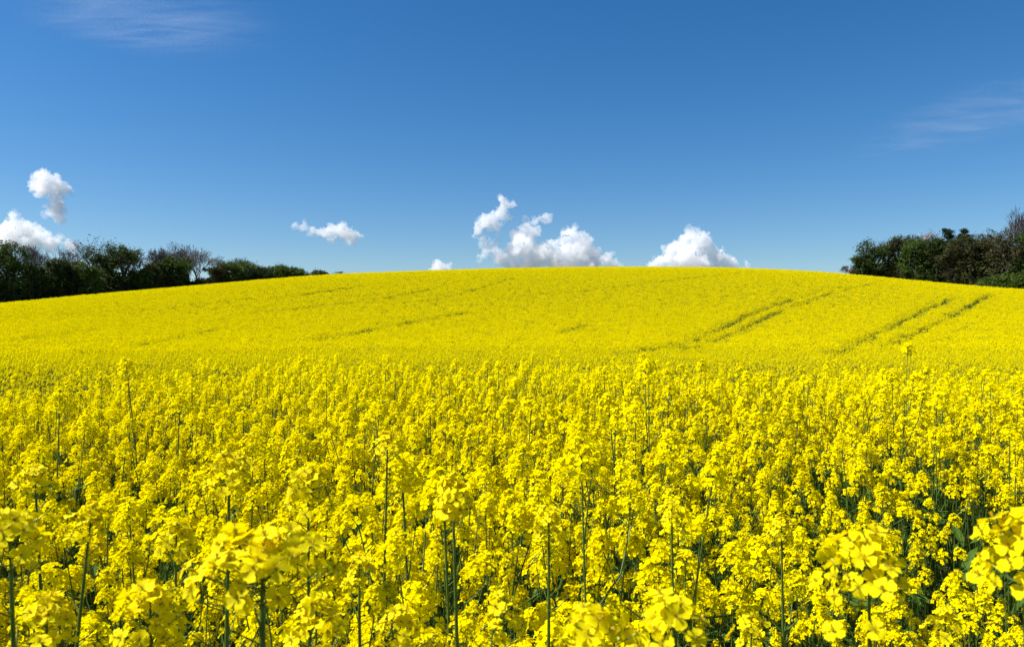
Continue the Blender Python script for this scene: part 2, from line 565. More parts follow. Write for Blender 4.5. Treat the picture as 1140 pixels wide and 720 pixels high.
# height and density of the crop across the near ground (lower, thinner stand to the right of the viewer)
def low_right(x, y):
    a = x / max(y, .3)
    return float(smooth(0.12, 0.42, a) * (1 - smooth(2.6, 4.5, y)))
def gap(x, y):
    return noise.noise(Vector((x * 1.1, y * 1.1, 3.7)))

# -- the big plants that stand right in front of the camera: (px, py, distance of the head, head size, flower count, extra heads, label)
HEROES = [
    (292, 642, .62, 1.02, 62, 5, 'largest rapeseed plant at bottom left, broad umbrella of yellow flowers on a thick stem'),
    (968, 662, .64, .96, 38, 2, 'rapeseed plant at bottom right whose rounded yellow head stands over dark green gaps'),
    (1142, 630, .56, .95, 36, 1, 'rapeseed plant cut by the right picture edge with big flat yellow flowers'),
    (752, 690, .57, .9, 20, 1, 'rapeseed plant at the bottom edge with a tuft of pointed buds above flat open flowers'),
    (662, 706, .55, .9, 20, 1, 'rapeseed plant cut by the bottom edge, pale green buds amid its yellow head'),
    (505, 562, 1.02, 1.0, 34, 2, 'tall rapeseed plant in the lower middle, oval yellow head on a straight upright dark stem'),
    (611, 590, 1.15, .85, 26, 2, 'rapeseed plant right of the tall oval headed one, smaller head over a thin straight stem'),
    (255, 532, 1.05, .98, 30, 2, 'rapeseed plant rising above the left crop with a ragged head on a thick dark stem'),
    (343, 548, 1.08, 1.0, 32, 2, 'rapeseed plant with a tall shaggy golden head behind the large umbrella shaped one'),
    (98, 588, 1.10, .95, 28, 2, 'rapeseed plant at left with a stem that leans strongly to the right'),
    (12, 612, .72, .95, 28, 1, 'rapeseed plant cut by the left picture edge with broad golden petals'),
    (431, 500, 1.55, .95, 28, 2, 'slender rapeseed plant left of the oval headed one, small head on long bare stem'),
    (748, 572, 1.55, .80, 24, 2, 'rapeseed plant with a short dark stem above the gap in the centre right crop'),
    (168, 690, .80, 1.0, 30, 2, 'rapeseed plant filling the bottom left corner area with crowded yellow flowers'),
    (870, 590, 1.55, .85, 26, 2, 'bushy rapeseed plant left of the rounded head at bottom right'),
    (400, 640, 1.05, .8, 22, 2, 'rapeseed plant between the umbrella shaped head and the tall oval headed one'),
    (560, 694, .95, .9, 26, 2, 'low rapeseed plant at the bottom edge right of the tall straight dark stem'),
    (446, 706, .88, .85, 24, 2, 'low rapeseed plant at the bottom edge left of the tall straight dark stem'),
    (352, 700, .80, .9, 26, 2, 'rapeseed plant at the bottom edge, below and right of the large umbrella shaped head'),
    (52, 700, .80, .95, 28, 2, 'leafy topped rapeseed plant at the very bottom left, under the leaning stem'),
    (196, 606, 1.15, .95, 28, 2, 'rapeseed plant left of and behind the large umbrella shaped head'),
    (40, 540, 1.35, .95, 28, 2, 'rapeseed plant near the left edge above the broad golden petals'),
    (1052, 700, 1.2, .85, 26, 2, 'low rapeseed plant at the bottom right between the two largest heads there'),
    (836, 706, 1.15, .85, 26, 2, 'low rapeseed plant at the bottom edge left of the rounded head at bottom right'),
]
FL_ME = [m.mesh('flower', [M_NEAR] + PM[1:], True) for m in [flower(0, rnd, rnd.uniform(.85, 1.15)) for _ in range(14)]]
hero_xy = []
def hero(i, px, py, dist, size, nfl, extra, label):
    rng = random.Random(4000 + i)
    top = Vector(((px - 570) / FX * dist, dist, EYE + (362 - py) / FX * dist))
    lean = {9: -.16, 0: .0, 1: .02}.get(i, rng.uniform(-.03, .03))
    foot = Vector((top.x + lean, top.y + rng.uniform(.0, .06), 0)); foot.z = tz(foot.x, foot.y)
    root = empty('rapeseed_plant', foot)
    tag(root, label, 'rapeseed plant', GROUP)
    T = top - foot - Vector((0, 0, .022 * size))
    smb = MB()
    def ax(t): return Vector((T.x * t ** 1.5 if i != 9 else T.x * t, T.y * t, T.z * t))
    rad = .0042 if i == 0 else .0030
    tube(smb, [ax(t) for t in (0, .3, .6, .85, 1)], [rad * 1.9, rad * 1.6, rad * 1.25, rad, rad * .6], 7, 2)
    hds = [(T, (ax(1) - ax(.9)), size, nfl)]
    for k in range(extra + 3):
        a = k * 2.4 + rng.uniform(0, 1.0)
        t0 = rng.uniform(.62, .86)
        p0 = ax(t0); rr = rng.uniform(.05, .13)
        dz = T.z * rng.uniform(.80, .93)
        if k >= extra: dz *= .90
        p2 = Vector((p0.x + math.cos(a) * rr, p0.y + abs(math.sin(a)) * rr + .02, max(dz, p0.z + .05)))
        p1 = p0.lerp(p2, .5) + Vector((math.cos(a), math.sin(a), -.3)) * .015
        tube(smb, [p0, p1, p2], [.0020, .0017, .0012], 5, 2)
        hds.append((p2, (p2 - p1) + Vector((0, 0, .06)), rng.uniform(.6, .8), 22))
    # seed pods left along the upper stem
    for k in range(7):
        p0 = ax(rng.uniform(.80, .95)); a = rng.uniform(0, 6.28)
        dv = Vector((math.cos(a), math.sin(a), .55)); l = rng.uniform(.02, .05)
        tube(smb, [p0, p0 + dv * l * .5, p0 + dv * l + Vector((0, 0, .008))], [.0007, .0009, .0004], 4, 2)
    link('stem', smb.mesh('stem', PM, True), root)
    for j, (p, dv, s, nf) in enumerate(hds):
        M = Matrix.Translation(p) @ orient(dv, rng.uniform(0, 6.28)) @ Matrix.Scale(s, 4)
        if j == 0:
            rad_h = {0: .056, 1: .040, 2: .040, 3: .034, 4: .034}.get(i, .031)
            len_h = {0: .040, 1: .062, 3: .030, 4: .030}.get(i, .05)
            hm, pl = head(0, rng, nf, rad_h, len_h, True)
            h = link('flower_head', hm.mesh('flower_head', PM, True), root)
            h.matrix_local = M
            for vi, FMx in pl:
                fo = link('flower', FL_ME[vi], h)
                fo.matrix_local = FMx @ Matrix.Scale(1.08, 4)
        else:
            h = link('flower_head', HEAD_ME[rng.randrange(len(HEAD_ME))], root)
            h.matrix_local = M
    for k in range(3):
        l = link('leaf', LEAF_ME[rng.randrange(4)], root)
        l.matrix_local = Matrix.Translation(ax(rng.uniform(.35, .7))) @ Matrix.Rotation(rng.uniform(0, 6.28), 4, 'Z') @ Matrix.Scale(rng.uniform(.6, 1.0), 4)
    hero_xy.append((foot.x, foot.y))
for i, h in enumerate(HEROES): hero(i, *h)

protos = [make_plant(k) for k in range(len(SPECS))]
used = [False] * len(protos)

# candidate spots on a jittered grid
rg = random.Random(77)
cand = []
step = 0.175
for ix in range(-69, 70):
    for iy in range(2, 56):
        x = (ix + rg.uniform(-.45, .45)) * step; y = (iy + rg.uniform(-.45, .45)) * step
        lr = low_right(x, y)
        g = gap(x, y)
        keep_p = 1.0 - .16 * lr
        if g < -.26: keep_p *= .35
        if rg.random() > keep_p: continue
        if min(math.hypot(x - a, y - b) for a, b in hero_xy) < .05: continue
        hgt = (1.15 + rg.gauss(0, .06) + .05 * noise.noise(Vector((x * .6, y * .6, 0)))) - .20 * lr
        if rg.random() < .17 and lr < .4: hgt += rg.uniform(.08, .26 if y < 6 else .16)     # taller plants poke out
        cand.append((x, y, hgt))
near_plants = []; near_rest = []
for x, y, hgt in cand:
    r = math.hypot(x, y)
    a = abs(x) / max(y, .05)
    ztop = hgt + .06
    if r < .55: continue
    if r < (.75 if x < -.1 else 1.25) and (EYE - ztop) / y < .36: hgt = EYE - .36 * y - .08 - .1 * rg.random(); ztop = hgt + .06      # keep the lens clear
    if hgt < .85: hgt = .85; ztop = .91
    vis = a < .70 + .12 / max(y, .3) and (EYE - ztop) / y < .46
    if vis: near_plants.append((r, x, y, hgt))
    else: near_rest.append((x, y, hgt))
near_plants.sort()
NMAX = 300 - len(HEROES)
for r, x, y, hgt in near_plants[NMAX:]: near_rest.append((x, y, hgt))
near_plants = near_plants[:NMAX]
for r, x, y, hgt in near_plants:
    k = rg.randrange(len(protos))
    if used[k]: o = dup(protos[k])
    else: o = protos[k]; used[k] = True
    s = hgt / KIND_H
    o.location = (x, y, tz(x, y)); o.rotation_euler = (rg.uniform(-.05, .05), rg.uniform(-.05, .05), rg.uniform(0, 6.28))
    o.scale = (s, s, s)
    a = x / y
    if low_right(x, y) > .45:
        lab = 'short rapeseed plant in the thin low stand with dark gaps at lower right'
    elif a < -.22:
        lab = 'rapeseed plant crowded among others in the tall golden front rows on the left'
    elif a < .22:
        lab = 'rapeseed plant crowded among others in the front rows in the middle'
    else:
        lab = 'rapeseed plant in the closed bright front rows on the right, behind the low stand'
    tag(o, lab, 'rapeseed plant', GROUP)
print('near plants', len(near_plants), 'max r', near_plants[-1][0], 'rest', len(near_rest))

# ------------------------------------------------------------------ the rest of the crop: one uncountable mass
protocol = bpy.data.collections.new('crop_sources')
def src(name, mb):
    o = bpy.data.objects.new(name, mb.mesh(name, PM)); protocol.objects.link(o)
def whole_plant(k, lod):
    _, hs, ls, smb = SPECS[k]
    mb = MB(); rr = random.Random(900 + k)
    mb.add(smb.v, smb.f, smb.m)
    for p, dv, s in hs:
        mb.merge(HEADS[lod][rr.randrange(8)], Matrix.Translation(p) @ orient(dv, rr.uniform(0, 6.28)) @ Matrix.Scale(s, 4))
    for p, a, s in ls[:4]:
        mb.merge(LEAVES[rr.randrange(4)], Matrix.Translation(p) @ Matrix.Rotation(a, 4, 'Z') @ Matrix.Scale(s, 4))
    return mb
def patch(rng, size, heads_m2, per, qs, stems=True):
    """a patch of far crop: heads as small tufts of petals"""
    mb = MB()
    n = int(heads_m2 * size * size)
    npl = max(6, int(17 * size * size))              # plants in the patch: their heads stand together, gaps between
    plants = [(rng.uniform(-.5, .5) * size, rng.uniform(-.5, .5) * size, rng.gauss(0, .10)) for _ in range(npl)]
    for i in range(n):
        pcx, pcy, pdz = plants[i % npl]
        cx = pcx + rng.gauss(0, .075); cy_ = pcy + rng.gauss(0, .075)
        top = CAN - .02 + pdz + rng.gauss(0, .05) - (rng.random() < .40) * rng.uniform(.06, .36)
        hr = rng.uniform(.028, .042)
        if stems and i % 2 == 0:
            tube(mb, [(cx, cy_, top - .45), (cx, cy_, top)], [.004, .002], 3, 2)
        for k in range(per):
            a = rng.uniform(0, 6.28); u = rng.uniform(-.15, 1)
            ce = math.sqrt(max(0, 1 - u * u))
            n3 = Vector((math.cos(a) * ce, math.sin(a) * ce, u))
            p = Vector((cx, cy_, top)) + Vector((n3.x * hr, n3.y * hr, n3.z * hr * 1.2))
            nn = (n3 + Vector((rng.uniform(-.7, .7), rng.uniform(-.7, .7), rng.uniform(0, 1.1)))).normalized()
            U, V = basis(nn); q = qs * rng.uniform(.7, 1.2)
            mb.add([tuple(p - U * q), tuple(p - V * q), tuple(p + U * q), tuple(p + V * q)], [(0, 1, 2, 3)], 0)
    if stems:
        for i in range(int(18 * size * size / .36)):
            cx = rng.uniform(-.5, .5) * size; cy_ = rng.uniform(-.5, .5) * size; z = rng.uniform(.5, .95)
            a = rng.uniform(0, 3.14); l = rng.uniform(.05, .1)
            dx, dy = math.cos(a) * l, math.sin(a) * l
            mb.add([(cx - dx, cy_ - dy, z), (cx + dx * .2, cy_ + dy, z + .06), (cx + dx, cy_ + dy, z - .05), (cx, cy_ - dy, z - .04)], [(0, 1, 2, 3)], 4)
    return mb
# variants: 0..5 near whole plants, 6..11 coarser whole plants, 12..17 patches 0.6 m, 18..23 patches 0.9 m
for k in range(6): src('source_%02d' % k, whole_plant(k, 1))
for k in range(6): src('source_%02d' % (6 + k), whole_plant(6 + k, 2))
for k in range(6): src('source_%02d' % (12 + k), patch(random.Random(60 + k), .66, 100 + 7 * k, 18, .0125))
for k in range(6): src('source_%02d' % (18 + k), patch(random.Random(80 + k), .94, 92 + 6 * k, 10, .0165))

P = []; VR = []; ROT = []; SCL = []
def put(x, y, z, v, rot, s): P.append((x, y, z)); VR.append(v); ROT.append(rot); SCL.append(s)
for x, y, hgt in near_rest:
    near = math.hypot(x, y) < 6.5
    put(x, y, tz(x, y), rg.randrange(6) if near else 6 + rg.randrange(6), (rg.uniform(-.05, .05), rg.uniform(-.05, .05), rg.uniform(0, 6.28)), hgt / KIND_H)
n0 = len(P)
# 9.8 m .. 15 m whole plants, plus the flanks left and right of the wedge
xs, ys = [], []
for iy in range(-20, 80):
    for ix in range(-75, 76):
        x = (ix + nr.uniform(-.45, .45)) * .22; y = (iy + nr.uniform(-.45, .45)) * .22
        r = math.hypot(x, y)
        if r > 15.5 or r < .9: continue
        if y > .3 and y < 9.75 and abs(x) < 12.2: continue
        if abs(math.atan2(x, y)) > 1.75: continue
        if nr.random() < .1: continue
        xs.append(x); ys.append(y)
zs = terr(np.array(xs), np.array(ys))
for x, y, z in zip(xs, ys, zs):
    hgt = 1.15 + nr.normal(0, .08) + (nr.random() < .16) * nr.uniform(.04, .14) + .05 * noise.noise(Vector((x * .6, y * .6, 0)))
    put(x, y, float(z), 6 + int(nr.integers(6)), (nr.uniform(-.05, .05), nr.uniform(-.05, .05), nr.uniform(0, 6.28)), hgt / KIND_H)
n1 = len(P)
def patches(size, r0, r1, v0, amax):
    gx = np.arange(-int(r1 / size) - 2, int(r1 / size) + 3)
    X, Y = np.meshgrid(gx, gx); X = X.ravel() * size; Y = Y.ravel() * size
    X = X + nr.uniform(-.35, .35, len(X)) * size; Y = Y + nr.uniform(-.35, .35, len(Y)) * size
    rr = np.hypot(X, Y); th = np.arctan2(X, Y)
    px = 570 + FX * np.tan(np.clip(th, -.72, .72))
    lim = np.minimum(crest_r(px) + 9.0, r1)
    k = (rr >= r0) & (rr < lim) & (np.abs(th) < amax) & (Y > 1)
    X, Y = X[k], Y[k]
    kp, sink = track_keep(X, Y, nr)
    X, Y, sink = X[kp], Y[kp], sink[kp]
    Z = terr(X, Y) - sink - (nr.random(len(X)) < .07) * nr.uniform(.10, .30, len(X))
    for x, y, z in zip(X.tolist(), Y.tolist(), Z.tolist()):
        put(x, y, z + .09 * noise.noise(Vector((x * .35, y * .35, 1.0))), v0 + int(nr.integers(6)), (0, 0, nr.uniform(0, 6.28)), nr.uniform(.96, 1.04))
gx = np.arange(-180, 181) * .235
X, Y = np.meshgrid(gx, gx); X = X.ravel(); Y = Y.ravel()
X = X + nr.uniform(-.45, .45, len(X)) * .235; Y = Y + nr.uniform(-.45, .45, len(Y)) * .235
rr_ = np.hypot(X, Y); kk = (rr_ >= 15.5) & (rr_ < 41) & (np.abs(np.arctan2(X, Y)) < .74) & (Y > 1) & (nr.random(len(X)) > .08)
X, Y = X[kk], Y[kk]
kp, sink = track_keep(X, Y, nr); X, Y, sink = X[kp], Y[kp], sink[kp]
Z = terr(X, Y) - sink
HG = 1.16 + nr.normal(0, .07, len(X)) + (nr.random(len(X)) < .12) * nr.uniform(.04, .2, len(X))
for x, y, z, h_ in zip(X.tolist(), Y.tolist(), Z.tolist(), HG.tolist()):
    put(x, y, z, 6 + int(nr.integers(6)), (nr.uniform(-.05, .05), nr.uniform(-.05, .05), nr.uniform(0, 6.28)), h_ / KIND_H)
patches(.60, 41.0, 100.0, 12, .74)
n2 = len(P)
patches(.86, 100.0, 230.0, 18, .72)
print('crop instances', n0, n1 - n0, n2 - n1, len(P) - n2)

pm = bpy.data.meshes.new('rapeseed_crop')
pm.vertices.add(len(P)); pm.vertices.foreach_set('co', np.array(P, float).ravel())
pm.attributes.new('variant', 'INT', 'POINT').data.foreach_set('value', np.array(VR, dtype=np.int32))
pm.attributes.new('turn', 'FLOAT_VECTOR', 'POINT').data.foreach_set('vector', np.array(ROT, float).ravel())
pm.attributes.new('size', 'FLOAT', 'POINT').data.foreach_set('value', np.array(SCL, float))
crop = link('rapeseed_crop', pm)
tag(crop, 'closed yellow sea of rapeseed in bloom running from the front rows over the hill', 'rapeseed crop', kind='stuff')
ng = bpy.data.node_groups.new('crop', 'GeometryNodeTree')
ng.interface.new_socket('Geometry', in_out='INPUT', socket_type='NodeSocketGeometry')
ng.interface.new_socket('Geometry', in_out='OUTPUT', socket_type='NodeSocketGeometry')
GN, GL = ng.nodes, ng.links
gi = GN.new('NodeGroupInput'); go = GN.new('NodeGroupOutput')
ci = GN.new('GeometryNodeCollectionInfo'); ci.inputs[0].default_value = protocol; ci.inputs[1].default_value = True; ci.inputs[2].default_value = True
ip = GN.new('GeometryNodeInstanceOnPoints'); ip.inputs['Pick Instance'].default_value = True
def attr(name, ty):
    n = GN.new('GeometryNodeInputNamedAttribute'); n.data_type = ty; n.inputs[0].default_value = name
    return n.outputs[0]
GL.new(gi.outputs[0], ip.inputs['Points']); GL.new(ci.outputs[0], ip.inputs['Instance'])
GL.new(attr('variant', 'INT'), ip.inputs['Instance Index'])
GL.new(attr('turn', 'FLOAT_VECTOR'), ip.inputs['Rotation'])
GL.new(attr('size', 'FLOAT'), ip.inputs['Scale'])
GL.new(ip.outputs[0], go.inputs[0])
md = crop.modifiers.new('crop', 'NODES'); md.node_group = ng

# green tangle of leaves and thin shoots under the near flowers
def undergrowth():
    mb = MB(); rr = random.Random(31)
    for i in range(16000):
        y = .4 + 6.5 * rr.random() ** .8; x = rr.uniform(-.8, .8) * (y + .6)
        z0 = tz(x, y)
        if i % 3:
            h = rr.uniform(.35, .98); a = rr.uniform(0, 6.28); l = rr.uniform(.02, .10)
            tube(mb, [(x, y, z0 + h * .35), (x + math.cos(a) * l * .4, y + math.sin(a) * l * .4, z0 + h * .7), (x + math.cos(a) * l, y + math.sin(a) * l, z0 + h)], [.0022, .0017, .0008], 3, 2)
        else:
            M = Matrix.Translation((x, y, z0 + rr.uniform(.15, .75))) @ Matrix.Rotation(rr.uniform(0, 6.28), 4, 'Z') @ Matrix.Rotation(rr.uniform(-.9, .2), 4, 'Y') @ Matrix.Scale(rr.uniform(.7, 1.9), 4)
            mb.merge(LEAVES[rr.randrange(4)], M)
    o = link('green_undergrowth', mb.mesh('green_undergrowth', PM))
    tag(o, 'dark green tangle of leaves and thin shoots under the nearest yellow flowers', 'undergrowth', kind='stuff')
undergrowth()

# ------------------------------------------------------------------ trees
M_BARK = leafy('bark', (0.085, 0.068, 0.055), (0.05, 0.042, 0.036), trans=0, rough=.9, spec=.1, scale=2)
M_BARKG = leafy('bark_grey', (0.16, 0.14, 0.13), (0.09, 0.08, 0.08), trans=0, rough=.9, spec=.1, scale=2)
def fol(name, a, b, t=.3): return leafy(name, a, b, trans=t, rough=.6, spec=.15, scale=.35, coord='World')
F_DARK = fol('foliage_dark', (.022, .040, .009), (.055, .090, .014))
F_MID = fol('foliage_mid', (.036, .072, .010), (.085, .135, .017))
F_BRIGHT = fol('foliage_bright', (.045, .078, .008), (.075, .112, .012))
F_OLIVE = fol('foliage_olive', (.045, .050, .014), (.072, .076, .020))
F_BROWN = fol('foliage_brown', (.040, .040, .014), (.066, .062, .020), .2)
F_PINE = fol('needles', (.016, .032, .014), (.032, .055, .020), .1)
F_TWIG = fol('twigs', (.170, .140, .130), (.120, .095, .090), 0)
F_PALE = fol('blossom_pale', (.45, .38, .36), (.30, .25, .23), .2)

def grow(rng, kind):
    """returns (list of segments (p0,p1,r0,r1,level), list of tips) in a unit-ish tree"""
    segs = []; tips = []
    P = {'round': (5, .62, .55, 3, .12), 'open': (5, .72, .42, 3, .10), 'bare': (6, .74, .40, 3, .06), 'bush': (4, .62, .75, 4, .10), 'tall': (5, .68, .40, 3, .25)}[kind]
    levels, ratio, spread, nch, up = P
    def rec(p, dv, ln, r, lv):
        q = p + dv * ln
        mid = p + dv * ln * .5 + Vector((rng.uniform(-1, 1), rng.uniform(-1, 1), rng.uniform(-.5, .5))) * ln * .05
        r1 = r * .68
        segs.append((p, mid, r, (r + r1) / 2, lv)); segs.append((mid, q, (r + r1) / 2, r1, lv))
        if lv >= levels:
            tips.append(q); return
        if lv >= levels - 1: tips.append(mid)
        n = nch if lv > 0 else nch + 2
        for k in range(n):
            a = 2 * math.pi * (k + rng.random() * .7) / n
            u, v = basis(dv)
            sp = spread * rng.uniform(.7, 1.35)
            nd = (dv + (u * math.cos(a) + v * math.sin(a)) * math.tan(sp)).normalized()
            nd = (nd + Vector((0, 0, up))).normalized()
            start = q if (lv > 0 and k % 2) or lv == 0 and k % 3 else p.lerp(q, rng.uniform(.55, .9))
            rec(start, nd, ln * ratio * rng.uniform(.8, 1.15), r1 * .72, lv + 1)
    if kind == 'bush':
        for k in range(5):
            a = rng.uniform(0, 6.28)
            rec(Vector((math.cos(a) * .1, math.sin(a) * .1, 0)), Vector((math.cos(a) * .6, math.sin(a) * .6, 1)).normalized(), .8, .05, 1)
    else:
        th = {'round': 1.2, 'open': 1.3, 'bare': 1.25, 'tall': 1.8}[kind]
        rec(Vector((0, 0, 0)), Vector((rng.uniform(-.04, .04), rng.uniform(-.04, .04), 1)).normalized(), th, .11, 0)
    return segs, tips

def leaf_quads(mb, c, n, rad, q, rng, m, flat=1.0):
    for _ in range(n):
        p = c + Vector((rng.gauss(0, 1), rng.gauss(0, 1), rng.gauss(0, 1) * flat)) * rad * .55
        nn = Vector((rng.gauss(0, 1), rng.gauss(0, 1), rng.gauss(0, 1) + .5)).normalized()
        U, V = basis(nn); s = q * rng.uniform(.6, 1.3)
        mb.v.extend([tuple(p - U * s), tuple(p - V * s * .6), tuple(p + U * s), tuple(p + V * s * .6)])
        b = len(mb.v) - 4
        mb.f.append((b, b + 1, b + 2, b + 3)); mb.m.append(m)

def tree(kind, px, top_py, width_px, dist, fol_mat, label, group, leaf=1.0, base_extra=0.0, name='tree', cat='tree', seed=None, bark=None, trunk_scale=1.0, back=0.0, twigm=None, flat=.8):
    """a tree standing at azimuth px, distance dist; its top shows at top_py, crown width_px wide"""
    rng = random.Random(seed if seed is not None else int(px * 13 + top_py))
    x = (px - 570) / FX * dist; y = dist
    z0 = tz(x, y) - .1
    H = EYE + (362 - top_py) / FX * dist - z0
    W = width_px / FX * dist
    segs, tips = (grow(rng, kind) if kind != 'pine' else ([], []))
    root = empty(name, (x, y, z0), 0)
    tag(root, label, cat, group)
    bark = bark or M_BARK
    tb = MB(); cb = MB()
    if kind == 'pine':
        n = 12
        tube(tb, [(0, 0, 0), (.1, 0, H * .5), (0, .1, H * .97)], [.26, .18, .05], 6, 0)
        for L in range(n):
            t = .38 + .60 * (L + rng.uniform(-.4, .4)) / (n - 1); t = min(max(t, .38), .98)
            for k in range(8):
                a = rng.uniform(0, 6.28); rr = W * .60 * (1.15 - 1.0 * ((t - .38) / .62) ** 1.3) * rng.uniform(.6, 1.2)
                p0 = Vector((0, 0, H * t - .5)); p1 = Vector((math.cos(a) * rr, math.sin(a) * rr, H * t + rng.uniform(-.1, .5)))
                tube(tb, [p0, p0.lerp(p1, .6) + Vector((0, 0, -.15)), p1], [.07, .05, .02], 4, 0)
                for m_ in (.35, .6, .8, 1.0):
                    leaf_quads(cb, p0.lerp(p1, m_) + Vector((0, 0, .1)), int(16 * leaf), .48, .15, rng, 0, .4)
        for m_ in range(6):
            leaf_quads(cb, Vector((rng.uniform(-.25, .25) * (6 - m_) / 6, rng.uniform(-.2, .2), H * (.90 + .018 * m_))), 9, .34, .13, rng, 0, .7)
    else:
        zt = max(t.z for t in tips); xt = sorted([abs(t.x) for t in tips]); yt = sorted([abs(t.y) for t in tips])
        sx = (W * .5) / xt[int(len(xt) * .96)]; sy = (W * .5) / yt[int(len(yt) * .96)]; sz = H * (.97 if leaf else 1.0) / zt
        S = lambda p: Vector((p.x * sx, p.y * sy, p.z * sz))
        ms = (sx + sz) / 2
        mxl = max(s[4] for s in segs)
        for p0, p1, r0, r1, lv in segs:
            k = ((.022 if leaf == 0 else .014) if lv >= mxl - 1 else .03) * min(1.0, H / 8)
            tgt = tb if lv < mxl - 1 or twigm is None else cb
            tube(tgt, [S(p0), S(p1)], [max(k, r0 * ms * trunk_scale * .8), max(k, r1 * ms * trunk_scale * .8)], 5 if lv < 2 else 3, 0 if tgt is tb else 1)
        if leaf > 0:
            per = max(2, int(leaf * 5200 / len(tips)))
            rad = max(.45, W * .085)
            if kind in ('round', 'bush'):
                for _ in range(int(110 * leaf)):
                    a = rng.uniform(0, 6.28); u = rng.uniform(-1, 1); ce = math.sqrt(1 - u * u); q = rng.uniform(.55, 1)
                    p = Vector((math.cos(a) * ce * W * .47 * q, math.sin(a) * ce * W * .47 * q, H * (.46 + .42 * u * q)))
                    leaf_quads(cb, p, int(22 * leaf), rad * 1.15, .19, rng, 0, flat)
            for t in tips:
                leaf_quads(cb, S(t), int(per * rng.uniform(.3, 1.6)), rad * rng.uniform(.7, 1.3), .17, rng, 0, flat)
    tr = link('trunk', tb.mesh('trunk', [bark], True), root)
    if cb.v:
        cr = link('crown', cb.mesh('crown', [fol_mat, twigm or bark]), root)
    return root

GL_ = 'trees of the wood on the left'
GR_ = 'trees of the wood on the right'
D = lambda px, extra: float(crest_r(px)) * math.cos(math.atan((px - 570) / FX)) + extra
T = tree
# back row first (bare crowns showing over the others), then the dark leafy front row
BARE = dict(leaf=.0, twigm=F_TWIG, bark=M_BARKG)
T('bare', 4, 266, 34, D(4, 26), F_TWIG, 'bare tree at the far left edge poking over the dark green trees', GL_, **BARE)
T('bare', 37, 270, 30, D(37, 26), F_TWIG, 'leafless tree behind the left wood, crown against the low white cloud', GL_, **BARE)
T('bare', 58, 272, 28, D(58, 27), F_TWIG, 'leafless fan shaped tree behind the left wood, middle of three before the cloud', GL_, **BARE)
T('bare', 81, 274, 30, D(81, 25), F_TWIG, 'leafless tree behind the left wood, just left of the tallest spreading one', GL_, **BARE)
T('open', 109, 263, 50, D(109, 20), F_OLIVE, 'tallest spreading tree of the left wood with thin dark leaves over open branches', GL_, leaf=.35, twigm=F_TWIG)
T('bare', 146, 270, 22, D(145, 22), F_TWIG, 'bare twiggy crown on the right shoulder of the dark rounded tree mass', GL_, **BARE)
T('bare', 174, 274, 22, D(169, 17), F_TWIG, 'bare narrow tree with bushy twigs, left end of the pale bare group', GL_, **BARE)
T('bare', 187, 268, 40, D(187, 17), F_TWIG, 'tall bare tree in the middle of the pale bare group', GL_, seed=5, **BARE)
T('bare', 203, 271, 32, D(203, 19), F_TWIG, 'bare tree right behind the green tree beside the lone fan tree', GL_, **BARE)
T('bare', 219, 272, 38, D(219, 12), F_TWIG, 'lone bare fan shaped tree with sky showing between its branches', GL_, seed=9, **BARE)
T('bare', 248, 285, 26, D(248, 17), F_TWIG, 'small bare tree right of the lone fan tree, behind a green bush', GL_, **BARE)
T('bare', 270, 285, 26, D(270, 16), F_TWIG, 'small bare crown rising over the round green tree near the hedge end', GL_, **BARE)
# leafy front row, left
T('round', -14, 268, 44, D(-14, 12), F_DARK, 'dark green tree cut by the left picture edge', GL_)
T('round', 14, 266, 36, D(14, 11), F_MID, 'full green tree with a domed top near the left picture edge', GL_)
T('round', 40, 291, 26, D(40, 12), F_DARK, 'low dark tree under the leftmost bare crown', GL_)
T('round', 62, 287, 26, D(62, 12), F_DARK, 'dark blackish green tree under the middle bare crown', GL_)
T('round', 84, 291, 22, D(86, 11), F_OLIVE, 'olive brown tree left of the tallest spreading tree', GL_)
T('round', 103, 291, 26, D(103, 8), F_MID, 'small green tree at the foot of the tallest spreading tree', GL_, leaf=.8)
T('round', 116, 275, 32, D(116, 14), F_DARK, 'dark dense tree below the crown of the tallest spreading tree', GL_)
T('round', 138, 271, 38, D(138, 11), F_DARK, 'big dark rounded tree with the steep right flank in the left wood', GL_)
T('round', 158, 300, 20, D(157, 9), F_BRIGHT, 'small fresh green tree in the notch right of the dark rounded tree', GL_, leaf=.7)
T('round', 172, 291, 22, D(171, 11), F_OLIVE, 'olive tree below the left end of the bare group', GL_, leaf=.8)
T('round', 184, 288, 26, D(184, 12), F_DARK, 'dark green tree below the middle of the bare group', GL_)
T('round', 199, 284, 26, D(200, 10), F_MID, 'green tree just left of the lone bare fan tree', GL_)
T('bush', 228, 309, 26, D(228, 9), F_OLIVE, 'low brownish bush at the foot of the lone bare fan tree', GL_, name='bush', cat='bush', leaf=.6)
T('round', 243, 293, 24, D(242, 9), F_OLIVE, 'olive green tree with a ragged top right of the lone bare fan tree', GL_)
T('round', 265, 291, 34, D(265, 9), F_MID, 'round green tree at the left end of the low hedge', GL_)
T('bush', 290, 296, 28, D(290, 8), F_DARK, 'dark bush in the hedge right of the round green tree', GL_, name='bush', cat='bush')
T('bush', 307, 294, 30, D(307, 8), F_MID, 'highest green bush in the middle of the low hedge', GL_, name='bush', cat='bush')
T('bush', 331, 297, 26, D(331, 7), F_MID, 'rounded green bush at the right end of the low hedge', GL_, name='bush', cat='bush')
T('bush', 354, 300.5, 20, D(354, 7), F_OLIVE, 'small brownish bush alone right of the hedge', GL_, name='bush', cat='bush', leaf=.6)
T('bush', 377, 302.6, 16, D(377, 7), F_OLIVE, 'tiny bush tip, last one before the open brow', GL_, name='bush', cat='bush', leaf=.15)
